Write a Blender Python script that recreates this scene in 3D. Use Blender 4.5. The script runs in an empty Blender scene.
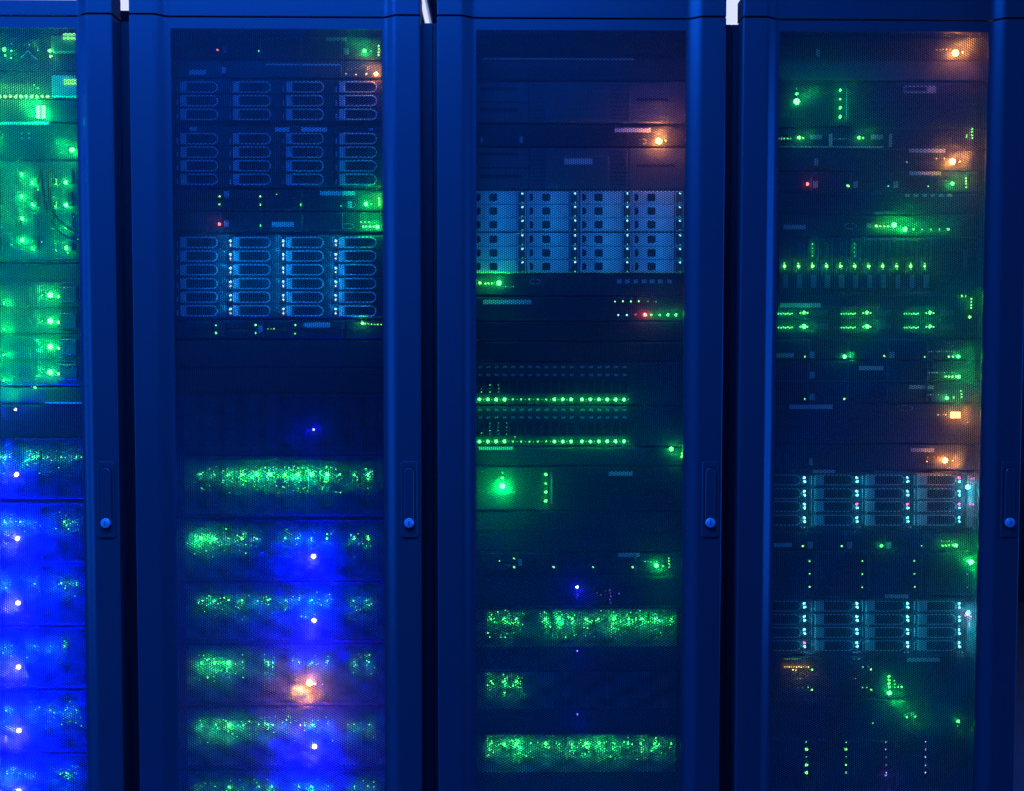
import bpy, math, random
import numpy as np
random.seed(7)
SC = bpy.context.scene
COL = SC.collection

# ------------------------------------------------------------------ camera
F = 965.0
CAM = np.array([.139, -1.914, 1.2621])
yaw, pit, rol = 1.0484e-2, 3.93532e-2, -1.1939e-3
c, s = math.cos(yaw), math.sin(yaw); M1 = np.array([[c, -s, 0], [s, c, 0], [0, 0, 1]])
c, s = math.cos(pit), math.sin(pit); M2 = np.array([[1, 0, 0], [0, c, -s], [0, s, c]])
c, s = math.cos(rol), math.sin(rol); M3 = np.array([[c, 0, -s], [0, 1, 0], [s, 0, c]])
RR = M3 @ M2 @ M1

def W(px, py, Y):
    """point of the depth plane y = Y that the survey of the photograph gives for a pixel"""
    d = RR[0]*(px-512)/F + RR[1] - RR[2]*(py-395.5)/F
    return CAM + d*(Y-CAM[1])/d[1]

import mathutils
cam_d = bpy.data.cameras.new('camera'); cam_d.sensor_width = 36; cam_d.lens = F/1024*36
cam_d.clip_start = .02; cam_d.clip_end = 60
cam = bpy.data.objects.new('camera', cam_d); COL.objects.link(cam)
m = mathutils.Matrix.Identity(4)
for i in range(3):
    m[i][0] = RR[0][i]; m[i][1] = RR[2][i]; m[i][2] = -RR[1][i]; m[i][3] = CAM[i]
cam.matrix_world = m
SC.camera = cam

# ------------------------------------------------------------------ materials
def mat(name, col, rough=.5, metal=0., spec=.5, noise=0., bump=0., nscale=200.):
    mt = bpy.data.materials.new(name); mt.use_nodes = True
    nt = mt.node_tree; b = nt.nodes['Principled BSDF']
    b.inputs['Base Color'].default_value = (*col, 1)
    b.inputs['Roughness'].default_value = rough
    b.inputs['Metallic'].default_value = metal
    b.inputs['Specular IOR Level'].default_value = spec
    if noise or bump:
        tc = nt.nodes.new('ShaderNodeTexCoord'); n = nt.nodes.new('ShaderNodeTexNoise')
        n.inputs['Scale'].default_value = nscale; n.inputs['Detail'].default_value = 3
        nt.links.new(tc.outputs['Object'], n.inputs['Vector'])
        if noise:
            mx = nt.nodes.new('ShaderNodeMix'); mx.data_type = 'RGBA'
            mx.inputs['A'].default_value = (*[v*(1-noise) for v in col], 1)
            mx.inputs['B'].default_value = (*[min(1, v*(1+noise)) for v in col], 1)
            nt.links.new(n.outputs['Fac'], mx.inputs['Factor'])
            nt.links.new(mx.outputs['Result'], b.inputs['Base Color'])
        if bump:
            bp = nt.nodes.new('ShaderNodeBump'); bp.inputs['Strength'].default_value = bump
            bp.inputs['Distance'].default_value = .0005
            nt.links.new(n.outputs['Fac'], bp.inputs['Height'])
            nt.links.new(bp.outputs['Normal'], b.inputs['Normal'])
    return mt

PAINT = mat('powder_coat', (.075, .078, .085), .33, noise=.12, bump=.15, nscale=400)
MESH = mat('mesh_coat', (.036, .037, .042), .34, spec=.55)
EDGE = mat('punched_edge', (.74, .75, .77), .31, metal=1.)
BODY = mat('rack_steel', (.035, .036, .04), .5, noise=.1)
PLAST = mat('black_plastic', (.05, .052, .058), .45, noise=.1, nscale=60)
DARK = mat('dark_recess', (.012, .012, .014), .6)
GREY = mat('grey_metal', (.13, .135, .145), .4, noise=.1, nscale=80)
GREY2 = mat('mid_grey_plastic', (.30, .31, .34), .45)
PALE = mat('pale_metal', (.78, .78, .80), .35, noise=.08, nscale=90)
TRIM = mat('light_trim', (.62, .63, .65), .4)
SILV = mat('silver_plastic', (.86, .87, .90), .4, noise=.06, nscale=60)
LABEL = mat('sticker_paper', (.84, .84, .86), .6)
CHROME = mat('chrome', (.85, .85, .87), .3, metal=.25)
DRIVE = mat('drive_carrier_metal', (.14, .145, .155), .4, noise=.1, nscale=90)
WALLM = mat('wall_paint', (.10, .105, .12), .8, noise=.04, nscale=6)
FLOORM = mat('raised_floor_tile', (.25, .26, .28), .5, noise=.1, nscale=12)
CABLE = mat('cable_jacket', (.02, .022, .025), .5)

LEDC = {'G': (.10, 1, .16), 'L': (.20, 1, .16), 'C': (.22, .85, 1), 'W': (.75, .85, 1), 'B': (.62, .60, 1), 'A': (.30, .80, 1), 'O': (1, .50, .14),
        'R': (1, .16, .12), 'M': (1, .12, .6), 'Y': (1, .75, .2), 'P': (.20, .16, 1), 'T': (.05, .6, .35)}
GLOWC = {'G': (.0, 1, .10), 'L': (.03, 1, .05), 'C': (.0, .62, .8), 'W': (.5, .6, 1), 'B': (.0, .0, 1), 'A': (.0, .36, 1), 'K': (.04, .038, 1), 'O': (1, .30, .05),
         'R': (1, .05, .10), 'M': (1, .05, .5), 'Y': (1, .55, .05), 'P': (.2, .05, 1), 'T': (0, .8, .5)}
_lm = {}
def led_mat(cc, st):
    k = (cc, st)
    if k not in _lm:
        mt = bpy.data.materials.new('led_%s' % {'G': 'green', 'L': 'lime', 'C': 'cyan', 'W': 'white', 'B': 'blue', 'A': 'ice_blue', 'O': 'amber', 'R': 'red',
                                               'M': 'magenta', 'Y': 'yellow', 'P': 'violet', 'T': 'teal'}[cc])
        mt.use_nodes = True
        nt = mt.node_tree; nt.nodes.clear()
        o = nt.nodes.new('ShaderNodeOutputMaterial'); e = nt.nodes.new('ShaderNodeEmission')
        e.inputs['Color'].default_value = (*LEDC[cc], 1); e.inputs['Strength'].default_value = st
        nt.links.new(e.outputs[0], o.inputs[0])
        mt.cycles.emission_sampling = 'NONE'
        _lm[k] = mt
    return _lm[k]

# ------------------------------------------------------------------ mesh helpers
class MB:
    def __init__(s): s.v = []; s.f = []; s.mi = []; s.sm = []
    def add(s, vs, fs, mi=0, sm=False):
        o = len(s.v); s.v += [tuple(map(float, p)) for p in vs]
        for f in fs: s.f.append([o+i for i in f]); s.mi.append(mi); s.sm.append(sm)
    def box(s, x0, x1, y0, y1, z0, z1, c=0., mi=0):
        """box whose front (low y) edges are chamfered by c"""
        if c <= 0:
            s.add([(x0, y0, z0), (x1, y0, z0), (x1, y0, z1), (x0, y0, z1), (x0, y1, z0), (x1, y1, z0), (x1, y1, z1), (x0, y1, z1)],
                  [(0, 1, 2, 3), (5, 4, 7, 6), (4, 0, 3, 7), (1, 5, 6, 2), (3, 2, 6, 7), (4, 5, 1, 0)], mi)
        else:
            c = min(c, (x1-x0)*.45, (z1-z0)*.45, (y1-y0)*.9)
            s.add([(x0+c, y0, z0+c), (x1-c, y0, z0+c), (x1-c, y0, z1-c), (x0+c, y0, z1-c),
                   (x0, y0+c, z0), (x1, y0+c, z0), (x1, y0+c, z1), (x0, y0+c, z1),
                   (x0, y1, z0), (x1, y1, z0), (x1, y1, z1), (x0, y1, z1)],
                  [(0, 1, 2, 3), (4, 5, 1, 0), (5, 6, 2, 1), (6, 7, 3, 2), (7, 4, 0, 3),
                   (8, 9, 5, 4), (9, 10, 6, 5), (10, 11, 7, 6), (11, 8, 4, 7), (9, 8, 11, 10)], mi)
    def prism_z(s, pts, z0, z1, mi=0, sm=False):
        n = len(pts)
        s.add([(x, y, z0) for x, y in pts]+[(x, y, z1) for x, y in pts],
              [(i, (i+1) % n, n+(i+1) % n, n+i) for i in range(n)], mi, sm)
        s.add([(x, y, z0) for x, y in pts], [tuple(range(n))[::-1]], mi); s.add([(x, y, z1) for x, y in pts], [tuple(range(n))], mi)
    def prism_y(s, pts, y0, y1, c=0., mi=0):
        """outline in x,z (counter-clockwise seen from the front) pushed from y1 to the front y0, front edge chamfered by c"""
        n = len(pts); cx = sum(p[0] for p in pts)/n; cz = sum(p[1] for p in pts)/n
        if c:
            ins = []
            for i in range(n):
                a = pts[i-1]; b = pts[(i+1) % n]; tx, tz = b[0]-a[0], b[1]-a[1]; l = math.hypot(tx, tz) or 1
                ins.append((pts[i][0]-tz/l*c, pts[i][1]+tx/l*c))
            rings = [[(x, y0, z) for x, z in ins], [(x, y0+c, z) for x, z in pts], [(x, y1, z) for x, z in pts]]
        else:
            rings = [[(x, y0, z) for x, z in pts], [(x, y1, z) for x, z in pts]]
        for a, b in zip(rings, rings[1:]):
            s.add(a+b, [(i, n+i, n+(i+1) % n, (i+1) % n) for i in range(n)], mi)
        s.add(rings[0], [tuple(range(n))], mi); s.add(rings[-1], [tuple(range(n))[::-1]], mi)
    def tube(s, path, r, n=8, mi=0, caps=True):
        P = [mathutils.Vector(p) for p in path]; rings = []
        for i, p in enumerate(P):
            t = (P[min(i+1, len(P)-1)]-P[max(i-1, 0)]).normalized()
            u = t.cross(mathutils.Vector((0, 1, 0)))
            if u.length < 1e-4: u = t.cross(mathutils.Vector((1, 0, 0)))
            u.normalize(); w = t.cross(u)
            rings.append([p+(u*math.cos(2*math.pi*k/n)+w*math.sin(2*math.pi*k/n))*r for k in range(n)])
        vs = [q for rg in rings for q in rg]
        fs = [(i*n+k, i*n+(k+1) % n, (i+1)*n+(k+1) % n, (i+1)*n+k) for i in range(len(P)-1) for k in range(n)]
        s.add(vs, fs, mi, True)
        if caps: s.add(rings[0], [tuple(range(n))[::-1]], mi); s.add(rings[-1], [tuple(range(n))], mi)
    def mesh(s, name, mats):
        me = bpy.data.meshes.new(name); me.from_pydata(s.v, [], s.f)
        for mt in (mats if isinstance(mats, (list, tuple)) else [mats]): me.materials.append(mt)
        me.polygons.foreach_set('material_index', s.mi); me.polygons.foreach_set('use_smooth', s.sm)
        me.update(); return me
    def build(s, name, mats, parent=None, loc=(0, 0, 0)):
        return link(name, s.mesh(name, mats), parent, loc)

def link(name, me, parent=None, loc=(0, 0, 0)):
    o = bpy.data.objects.new(name, me); COL.objects.link(o)
    if parent is not None: o.parent = parent
    o.location = loc
    return o

def rrect(x0, x1, z0, z1, r, n=5):
    out = []
    for cx, cz, a in ((x1-r, z0+r, -90), (x1-r, z1-r, 0), (x0+r, z1-r, 90), (x0+r, z0+r, 180)):
        for k in range(n+1):
            t = math.radians(a+90*k/n); out.append((cx+r*math.cos(t), cz+r*math.sin(t)))
    return out

def hex_panel(name, x0, x1, z0, z1, y0, y1, pitch, flat, mt):
    """perforated sheet: staggered hexagonal holes, columns in line"""
    dx = pitch*math.sqrt(3)/2; nc = int((x1-x0)/dx)+1; nr = int((z1-z0)/pitch)+1
    ii, jj = np.meshgrid(np.arange(nc), np.arange(nr), indexing='ij')
    cx = (x0+ii*dx).ravel(); cz = (z0+jj*pitch+(ii % 2)*pitch/2).ravel()
    N = len(cx); a = np.radians(np.arange(6)*60)
    Ro, Rh = pitch/math.sqrt(3), flat/math.sqrt(3)
    def ring(R, y):
        v = np.empty((N, 6, 3)); v[..., 0] = cx[:, None]+R*np.cos(a); v[..., 2] = cz[:, None]+R*np.sin(a); v[..., 1] = y; return v
    V = np.stack([ring(Ro, y0), ring(Rh, y0), ring(Rh, y1), ring(Ro, y1)], 1).reshape(-1, 3)   # N,4,6
    base = np.arange(N)[:, None]*24; k = np.arange(6); k1 = (k+1) % 6
    q = lambda A, B: np.stack([base+A*6+k, base+A*6+k1, base+B*6+k1, base+B*6+k], -1)
    Fq = np.concatenate([q(0, 1), q(1, 2), q(2, 3)], 1).reshape(-1, 4)
    sm = np.zeros((N, 18), bool); sm[:, 6:12] = True
    key = np.round(V[:, 0]*1e5).astype(np.int64)*10**10+np.round(V[:, 2]*1e5).astype(np.int64)*10**4+np.round((V[:, 1]+1)*1e3*1.).astype(np.int64)*1
    _, idx, inv = np.unique(key, return_index=True, return_inverse=True)
    V = V[idx]; Fq = inv.reshape(-1)[Fq]
    me = bpy.data.meshes.new(name)
    me.vertices.add(len(V)); me.vertices.foreach_set('co', V.astype(np.float32).ravel())
    nF = len(Fq); me.loops.add(nF*4); me.loops.foreach_set('vertex_index', Fq.astype(np.int32).ravel())
    me.polygons.add(nF); me.polygons.foreach_set('loop_start', np.arange(0, nF*4, 4, dtype=np.int32))
    me.polygons.foreach_set('use_smooth', sm.ravel())
    mi = np.zeros((N, 18), np.int32); mi[:, 6:12] = 1
    me.polygons.foreach_set('material_index', mi.ravel())
    me.materials.append(mt); me.materials.append(EDGE); me.update(calc_edges=True)
    return me

def tag(o, label, cat, group=None):
    o['label'] = label; o['category'] = cat
    if group: o['group'] = group
    return o
def struct(o): o['kind'] = 'structure'; return o
def empty(name, loc):
    o = bpy.data.objects.new(name, None); o.empty_display_size = .05; COL.objects.link(o); o.location = loc; return o

# ------------------------------------------------------------------ room
def slab(name, x0, x1, y0, y1, z0, z1, mt):
    b = MB(); b.box(x0, x1, y0, y1, z0, z1); return struct(b.build(name, mt))
slab('floor', -3.6, 3.6, -3.4, 3.0, -.1, 0, FLOORM)
slab('ceiling', -3.6, 3.6, -3.4, 3.0, 2.75, 2.85, WALLM)
slab('wall_back', -3.6, 3.6, 3.0, 3.1, 0, 2.75, WALLM)
slab('wall_front', -3.6, 3.6, -3.5, -3.4, 0, 2.75, WALLM)
slab('wall_left', -3.7, -3.6, -3.4, 3.0, 0, 2.75, WALLM)
slab('wall_right', 3.6, 3.7, -3.4, 3.0, 0, 2.75, WALLM)

lampm = bpy.data.materials.new('lamp_diffuser'); lampm.use_nodes = True
nt = lampm.node_tree; nt.nodes.clear()
_o = nt.nodes.new('ShaderNodeOutputMaterial'); _e = nt.nodes.new('ShaderNodeEmission')
_e.inputs['Color'].default_value = (.62, .68, 1, 1); _e.inputs['Strength'].default_value = 1.15
nt.links.new(_e.outputs[0], _o.inputs[0])
for x, y0, y1, hw, lab in ((-1.72, 1.3, 2.16, .38, 'white ceiling light showing above the leftmost rack and in the first gap'),
                           (.99, 1.3, 2.33, .30, 'bright white ceiling light in the gap between the third and fourth racks')):
    t = empty('ceiling_light', (x, (y0+y1)/2, 2.75)); tag(t, lab, 'ceiling light', 'ceiling lights behind the racks')
    b = MB(); b.box(-hw, hw, -(y1-y0)/2, (y1-y0)/2, -.05, 0); b.build('housing', PALE, t)
    b = MB(); b.box(-hw+.006, hw-.006, -(y1-y0)/2+.006, (y1-y0)/2-.006, -.056, -.049); b.build('diffuser', lampm, t)
p0 = W(425, 12, 2.0); zt_ = 2.70; k_ = (zt_-CAM[2])/(p0[2]-CAM[2]); pt = CAM+(p0-CAM)*k_
t = empty('tube_light', (pt[0], pt[1], 2.75)); tag(t, 'thin white tube light glimpsed in the gap between the second and third racks', 'ceiling light')
b = MB(); b.tube([(0, -.6, -.05), (0, .2, -.05)], .009, 10); b.build('tube', lampm, t)
b = MB(); b.box(-.016, .016, -.62, .22, -.036, 0); b.build('batten', PALE, t)
for yy in (-.61, .205): b = MB(); b.box(-.012, .012, yy-.006, yy+.012, -.062, -.036); b.build('end_cap', PALE, t)

# ------------------------------------------------------------------ racks
L_E, R_E = -.289, .279            # door edges about the rack's centre
MZ0, MZ1 = .30, 1.907             # perforated field
S = [(t, .014*(3*t*t-2*t**3)) for t in [k/9 for k in range(10)]]
left_prof = [(0, .045), (0, .004), (.0004, .0024), (.0012, .0012), (.0024, .0004), (.004, 0)]+[(.046+.028*t, y) for t, y in S]+[(.0765, .0141), (.0765, .0175), (.070, .0175), (.060, .045)]
def right_prof(): return [(R_E-x, y) for x, y in left_prof]
def left_p(): return [(L_E+x, y) for x, y in left_prof]
_mp = hex_panel('mesh_panel', L_E+.0755, R_E-.0745, MZ0-.002, MZ1+.0005, .0142, .0152, .00458, .0035, MESH)

RACKS = ['leftmost', 'second', 'third', 'rightmost']
def build_rack(k):
    xk = (k-1.5)*.6
    r = empty('server_rack', (xk, 0, 0))
    tag(r, ['tall blue-lit server rack cut off by the left edge, glowing green above and blue below',
            'server rack second from the left, with one orange light among blue glows near its foot',
            'tall server rack with perforated door, third from the left, one orange light near its top',
            'tall server rack at the far right with several orange lights down its right side'][k],
        'server rack', 'server racks standing in a row')
    # body
    b = MB(); b.box(-.2993, -.2795, .0456, 1.05, .02, 1.93); b.box(-.2795, -.2495, .0456, .062, .02, 1.93); b.build('side_panel', BODY, r)
    b = MB(); b.box(.2795, .2993, .0456, 1.05, .02, 1.93); b.box(.2395, .2795, .0456, .062, .02, 1.93); b.build('side_panel', BODY, r)
    b = MB(); b.box(-.279, .279, .064, 1.05, 1.922, 1.93); b.build('top_panel', BODY, r)
    b = MB(); b.box(-.279, .279, .064, 1.05, .02, .05); b.build('base_panel', BODY, r)
    b = MB(); b.box(-.279, .279, 1.03, 1.05, .051, 1.921); b.build('back_panel', BODY, r)
    b = MB(); b.box(L_E+.078, R_E-.077, .019, .058, 1.9265, 1.9315); b.build('seam_light_block', DARK, r)  # unseen strip added behind the door seam to block light leaks
    for sx in (-1, 1):
        b = MB(); xc = -.005
        x0, x1 = sorted((xc+sx*.2245, xc+sx*.2555))
        b.box(x0, x1, .070, .073, .051, 1.921); b.box(*(sorted((xc+sx*.2525, xc+sx*.2555))), .073, .11, .051, 1.921)
        b.build('mounting_rail', BODY, r)
    for sx in (L_E+.06, R_E-.06):
        for sy in (.12, .98):
            b = MB(); b.tube([(sx, sy, 0), (sx, sy, .006), (sx, sy, .007), (sx, sy, .021)], .018, 12); b.build('levelling_foot', BODY, r)
    # top fascia: same profile as the door
    b = MB(); lp, rp = left_p(), right_prof()
    i_l = [p for p in lp[:16]]; i_r = [p for p in rp[:16]]
    b.prism_z(i_l+[(L_E+.074, .045)], 1.932, 1.9715); b.prism_z((i_r+[(R_E-.074, .045)])[::-1], 1.932, 1.9715)
    b.box(L_E+.074, R_E-.074, .014, .045, 1.932, 1.9605 if k == 0 else 1.9715); b.build('top_fascia', PAINT, r)
    # door
    b = MB()
    b.prism_z(lp, .06, 1.928); b.prism_z(rp[::-1], .06, 1.928)
    b.box(L_E+.074, R_E-.073, .01395, .0175, MZ1, 1.928); b.box(L_E+.074, R_E-.073, .01395, .0175, .06, MZ0)
    d = b.build('door', PAINT, r)
    link('mesh_panel', _mp, d)
    lx, lz = .2547, .9336
    b = MB(); b.prism_y(rrect(lx-.0165, lx+.0165, lz-.030, lz+.122, .004), -.0028, .002, .0012)
    b.prism_y(rrect(lx-.0125, lx+.0125, lz-.014, lz+.112, .0124, 7), -.0031, -.0027, 0, 1)
    b.prism_y(rrect(lx-.0102, lx+.0102, lz-.012, lz+.1095, .0101, 7), -.0060, -.003, .0016)
    b.build('handle', [PAINT, BODY], d)
    b = MB(); n = 24
    circ = [(lx+.0095*math.cos(2*math.pi*i/n), lz+.0095*math.sin(2*math.pi*i/n)) for i in range(n)]
    b.prism_y(circ, -.0095, -.005, .0012)
    c2 = [(lx+.0056*math.cos(2*math.pi*i/n), lz+.0056*math.sin(2*math.pi*i/n)) for i in range(n)]
    b.prism_y(c2, -.0104, -.0090, .0005)
    b.box(lx-.0008, lx+.0008, -.0106, -.010, lz-.0042, lz+.0042, 0, 1)
    b.build('lock', [CHROME, DARK], d)
    return r
for k in range(4): build_rack(k)

# ------------------------------------------------------------------ equipment
FY = .0655
_dome = {}
def dome(cc, st):
    k = (cc, st)
    if k not in _dome:
        b = MB(); n = 10; rings = []
        for a in (0, 35, 65):
            rr, yy = math.cos(math.radians(a)), -.8*math.sin(math.radians(a))
            rings.append([(rr*math.cos(2*math.pi*i/n), yy, rr*math.sin(2*math.pi*i/n)) for i in range(n)])
        vs = [p for rg in rings for p in rg]+[(0, -.8, 0)]
        fs = [(j*n+i, j*n+(i+1) % n, (j+1)*n+(i+1) % n, (j+1)*n+i) for j in range(2) for i in range(n)]+[(2*n+i, 2*n+(i+1) % n, 3*n) for i in range(n)]
        fs.append(tuple(range(n))[::-1])
        b.add(vs, fs, 0, True); _dome[k] = b.mesh('status_light', led_mat(cc, st))
    return _dome[k]
PXM = .00207      # metres per photo pixel on the equipment fronts
GLOW = .20

def glow(parent, loc, cc, p, h, rad=.004):
    ld = bpy.data.lights.new('led_or_fill_light', 'POINT'); ld.color = GLOWC[cc]; ld.energy = p*(GLOW if cc != 'B' else 1.); ld.shadow_soft_size = rad
    o = bpy.data.objects.new('led_or_fill_light', ld); COL.objects.link(o); o.parent = parent
    o.location = (loc[0], loc[1]-(h*.6 if cc != 'B' else h), loc[2])

class Dev:
    """one rack-mounted unit; local origin at the bottom middle of its front plate"""
    def __init__(s, k, y0, y1, name, label, cat, group=None, mt=PLAST, chassis=True, depth=.5, ears=True):
        s.k = k; s.xc = (k-1.5)*.6-.005
        px = [-30, 284, 582, 880][k]
        zt, zb = W(px, y0, FY)[2], W(px, y1, FY)[2]
        s.h = zt-zb-.0012; s.zb = zb; s.mt = mt
        s.o = empty(name, (s.xc, FY, zb)); tag(s.o, label, cat, group)
        if chassis:
            b = MB(); b.box(-.2225, .2225, 0, depth, 0, s.h, .0012); b.build('chassis', mt, s.o)
        if ears:
            for sx in (-1, 1):
                b = MB(); x0, x1 = sorted((sx*.2227, sx*.2415)); b.box(x0, x1, .0008, .0040, .0006, s.h-.0006, .0006)
                for zz in (.25, .75):
                    cx = sx*.234; n = 8
                    b.prism_y([(cx+.0032*math.cos(2*math.pi*i/n), zz*s.h+.0032*math.sin(2*math.pi*i/n)) for i in range(n)], -.0008, .001, .0005)
                b.build('mounting_ear', GREY, s.o)
    def l(s, px, py, dy=0.):
        w = W(px, py, FY+dy); return (w[0]-s.xc, dy, w[2]-s.zb)
    def led(s, px, py, cc='G', r=2.0, st=5., p=0., h=.02, dy=-.0036, parent=None):
        x, y, z = s.l(px, py, dy)
        if abs(x) > .2212: return None
        o = link('status_light', dome(cc, st), s.o if parent is None else parent, (x, y, z)); q = r*(.84 if r < 2.7 else .95)*PXM*.5; o.scale = (q, q, q)
        if p: glow(s.o, (x, y, z), cc, p, h)
        return o
    def leds(s, pts, cc='G', r=2.0, st=5., p=0., h=.02, dy=-.0036):
        for q in pts: s.led(q[0], q[1], cc, q[2] if len(q) > 2 else r, st, p, h, dy)
    def bar(s, name, x0, y0, x1, y1, cc, st, dy=0.):
        a, b_ = s.l(x0, y1, dy), s.l(x1, y0, dy); b = MB(); b.box(max(a[0], -.2215), min(b_[0], .2215), dy-.0012, dy+.0005, a[2], b_[2], .0004)
        return b.build(name, led_mat(cc, st), s.o)
    def box(s, name, x0, y0, x1, y1, out, mt, c=.0008, parent=None, inn=.001, dy=0.):
        a, b_ = s.l(x0, y1, dy), s.l(x1, y0, dy); b = MB(); b.box(max(a[0], -.2215), min(b_[0], .2215), dy-out, dy+inn, a[2], b_[2], c)
        return b.build(name, mt, s.o if parent is None else parent)
    def label(s, x0, y0, x1, y1, mt=None, dy=-.0027):
        return s.box('asset_label', x0, y0, x1, y1, .0005, mt or LABEL, 0, inn=.0004, dy=dy)
    def plate(s, x0, x1, z0, z1, name='faceplate', mt=None, out=.0022, c=.001):
        b = MB(); b.box(x0, x1, -out, .001, z0, z1, c); return b.build(name, mt or s.mt, s.o)
    def grille(s, x0, x1, z0, z1, name='air_grille', n=None, mt=None, vertical=False):
        """vent panel: a frame with slats before a dark recess"""
        b = MB(); t = .0012
        b.box(x0, x1, -.0008, .0002, z0, z1, 0, 1)
        b.box(x0, x1, -.0026, -.0006, z1-t, z1); b.box(x0, x1, -.0026, -.0006, z0, z0+t)
        b.box(x0, x0+t, -.0026, -.0006, z0+t, z1-t); b.box(x1-t, x1, -.0026, -.0006, z0+t, z1-t)
        if vertical:
            n = n or max(2, int((x1-x0)/.006))
            for i in range(1, n): xx = x0+(x1-x0)*i/n; b.box(xx-.001, xx+.001, -.0022, -.0006, z0+t, z1-t)
        else:
            n = n or max(2, int((z1-z0)/.005))
            for i in range(1, n): zz = z0+(z1-z0)*i/n; b.box(x0+t, x1-t, -.0022, -.0006, zz-.0009, zz+.0009)
        return b.build(name, [mt or s.mt, DARK], s.o)
    def loop(s, x, y, w=5, h=2.5):
        """small oval emblem ring"""
        a = s.l(x, y, -.0024); n = 20; b = MB()
        b.tube([(a[0]+w*PXM*math.cos(2*math.pi*i/n), -.0028, a[2]+h*PXM*math.sin(2*math.pi*i/n)) for i in range(n+1)], .0006, 5, caps=False)
        b.build('oval_emblem', TRIM, s.o)

def server(k, y0, y1, label, rows=1, marks=(), right=True, group='thin servers', name='rack_server'):
    """one-unit server: drive bays across the front, control panel at the right"""
    d = Dev(k, y0, y1, name, label, 'server', group)
    hh = d.h/rows
    for j in range(rows):
        for i in range(4):
            x0 = -.2005+.0815*i
            b = MB(); b.box(x0, x0+.0795, -.0026, .001, j*hh+.0016, (j+1)*hh-.0016, .0012)
            for q in range(5): b.box(x0+.006, x0+.052, -.0030, -.0025, j*hh+hh*(.22+.12*q)-.0005, j*hh+hh*(.22+.12*q)+.0005)
            bay = b.build('drive_bay', PLAST, d.o)
            b = MB(); b.box(x0+.0735, x0+.0765, -.0048, -.002, j*hh+.004, (j+1)*hh-.004, .0008); b.build('latch', GREY, bay)
    d.plate(.1275, .2195, .0014, d.h-.0014, 'control_panel', PLAST, .0026)
    for (x, y) in marks: d.box('release_handle', x-2.2, y-3.2, x+2.2, y+3.2, .0066, TRIM, .001)
    return d

def blank(k, y0, y1, label, n=1):
    d = Dev(k, y0, y1, 'blanking_panel', label, 'blank panel', 'blank filler panels', depth=.03, mt=BODY)
    d.plate(-.2215, .2215, .0012, d.h-.0012, 'cover_plate', BODY, .0018, .0012)
    return d

# ---- hot-swap drive carriers -----------------------------------------------------------------
CW, CH = .1050, .0262
def loop_path(x0, x1, z0, z1, flip=False, y=-.0068):
    r = (z1-z0)/2; zc = (z0+z1)/2; pts = []
    if not flip:
        pts.append((x0, y, z0)); pts.append((x1-r, y, z0))
        pts += [(x1-r+r*math.cos(math.radians(a)), y, zc+r*math.sin(math.radians(a))) for a in range(-75, 90, 15)]
        pts += [(x1-r, y, z1), (x0, y, z1)]
    return pts
def _carrier_a():
    b = MB(); b.box(0, CW, -.004, .001, 0, CH, .0012)
    b.box(.024, .066, -.0043, -.0038, .0055, CH-.0055, .0002, 1)
    body = b.mesh('drive_carrier', [PLAST, DARK])
    b = MB(); b.box(.0075, .0195, -.0072, -.003, .0022, CH-.0022, .001)
    for q in range(4): b.box(.009+.0026*q, .0102+.0026*q, -.0076, -.0070, .005, CH-.005)
    blk = b.mesh('latch_block', TRIM)
    b = MB(); b.tube(loop_path(.019, .0825, .0030, CH-.0030), .0014, 6); lp = b.mesh('handle_loop', TRIM)
    b = MB(); b.box(.0005, .0022, -.0055, -.003, .0040, CH*.55, .0004); pipe = b.mesh('light_pipe', PALE)
    return body, blk, lp, pipe
CA = _carrier_a()
def _carrier_b():
    b = MB(); b.box(0, CW, -.004, .001, 0, CH, .0012)
    b.box(.034, .078, -.0043, -.0038, .0055, CH-.0055, .0002, 1)
    body = b.mesh('drive_carrier', [PLAST, DARK])
    b = MB(); b.box(.0105, .030, -.0072, -.003, .0022, CH-.0022, .001)
    for q in range(5): b.box(.012+.0034*q, .0135+.0034*q, -.0076, -.0070, .005, CH-.005)
    blk = b.mesh('latch_block', TRIM)
    b = MB(); b.tube(loop_path(.030, .090, .0030, CH-.0030), .0009, 6); lp = b.mesh('handle_loop', TRIM)
    b = MB(); b.box(.0040, .0056, -.0062, -.003, .0030, CH-.003, .0004); pipe = b.mesh('light_pipe', PALE)
    return body, blk, lp, pipe
CB = _carrier_b()
def _carrier_c():
    b = MB(); b.box(0, CW, -.005, .001, 0, CH, .0014)
    b.box(CW-.020, CW-.0185, -.0052, -.0048, .001, CH-.001, 0, 1)
    body = b.mesh('drive_carrier', [SILV, DARK])
    b = MB(); b.prism_y(rrect(.0300, .0465, .0055, CH-.0055, .003, 3), -.0056, -.0045, .0004); sq = b.mesh('release_button', DARK)
    b = MB(); pts = [(.0045, .0060), (.0075, .0055)]+[(.0075+.0050*math.cos(math.radians(a)), CH/2+(CH/2-.0055)*math.sin(math.radians(a))) for a in range(-75, 90, 15)]+[(.0075, CH-.0055), (.0045, CH-.0060)]
    b.prism_y(pts, -.0056, -.0045, .0004); dd = b.mesh('latch_opening', DARK)
    b = MB(); b.box(CW-.0165, CW-.0025, -.0053, -.0048, .0015, CH-.0015, .0003); cap = b.mesh('end_panel', GREY)
    return body, sq, dd, cap
CC = _carrier_c()

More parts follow.
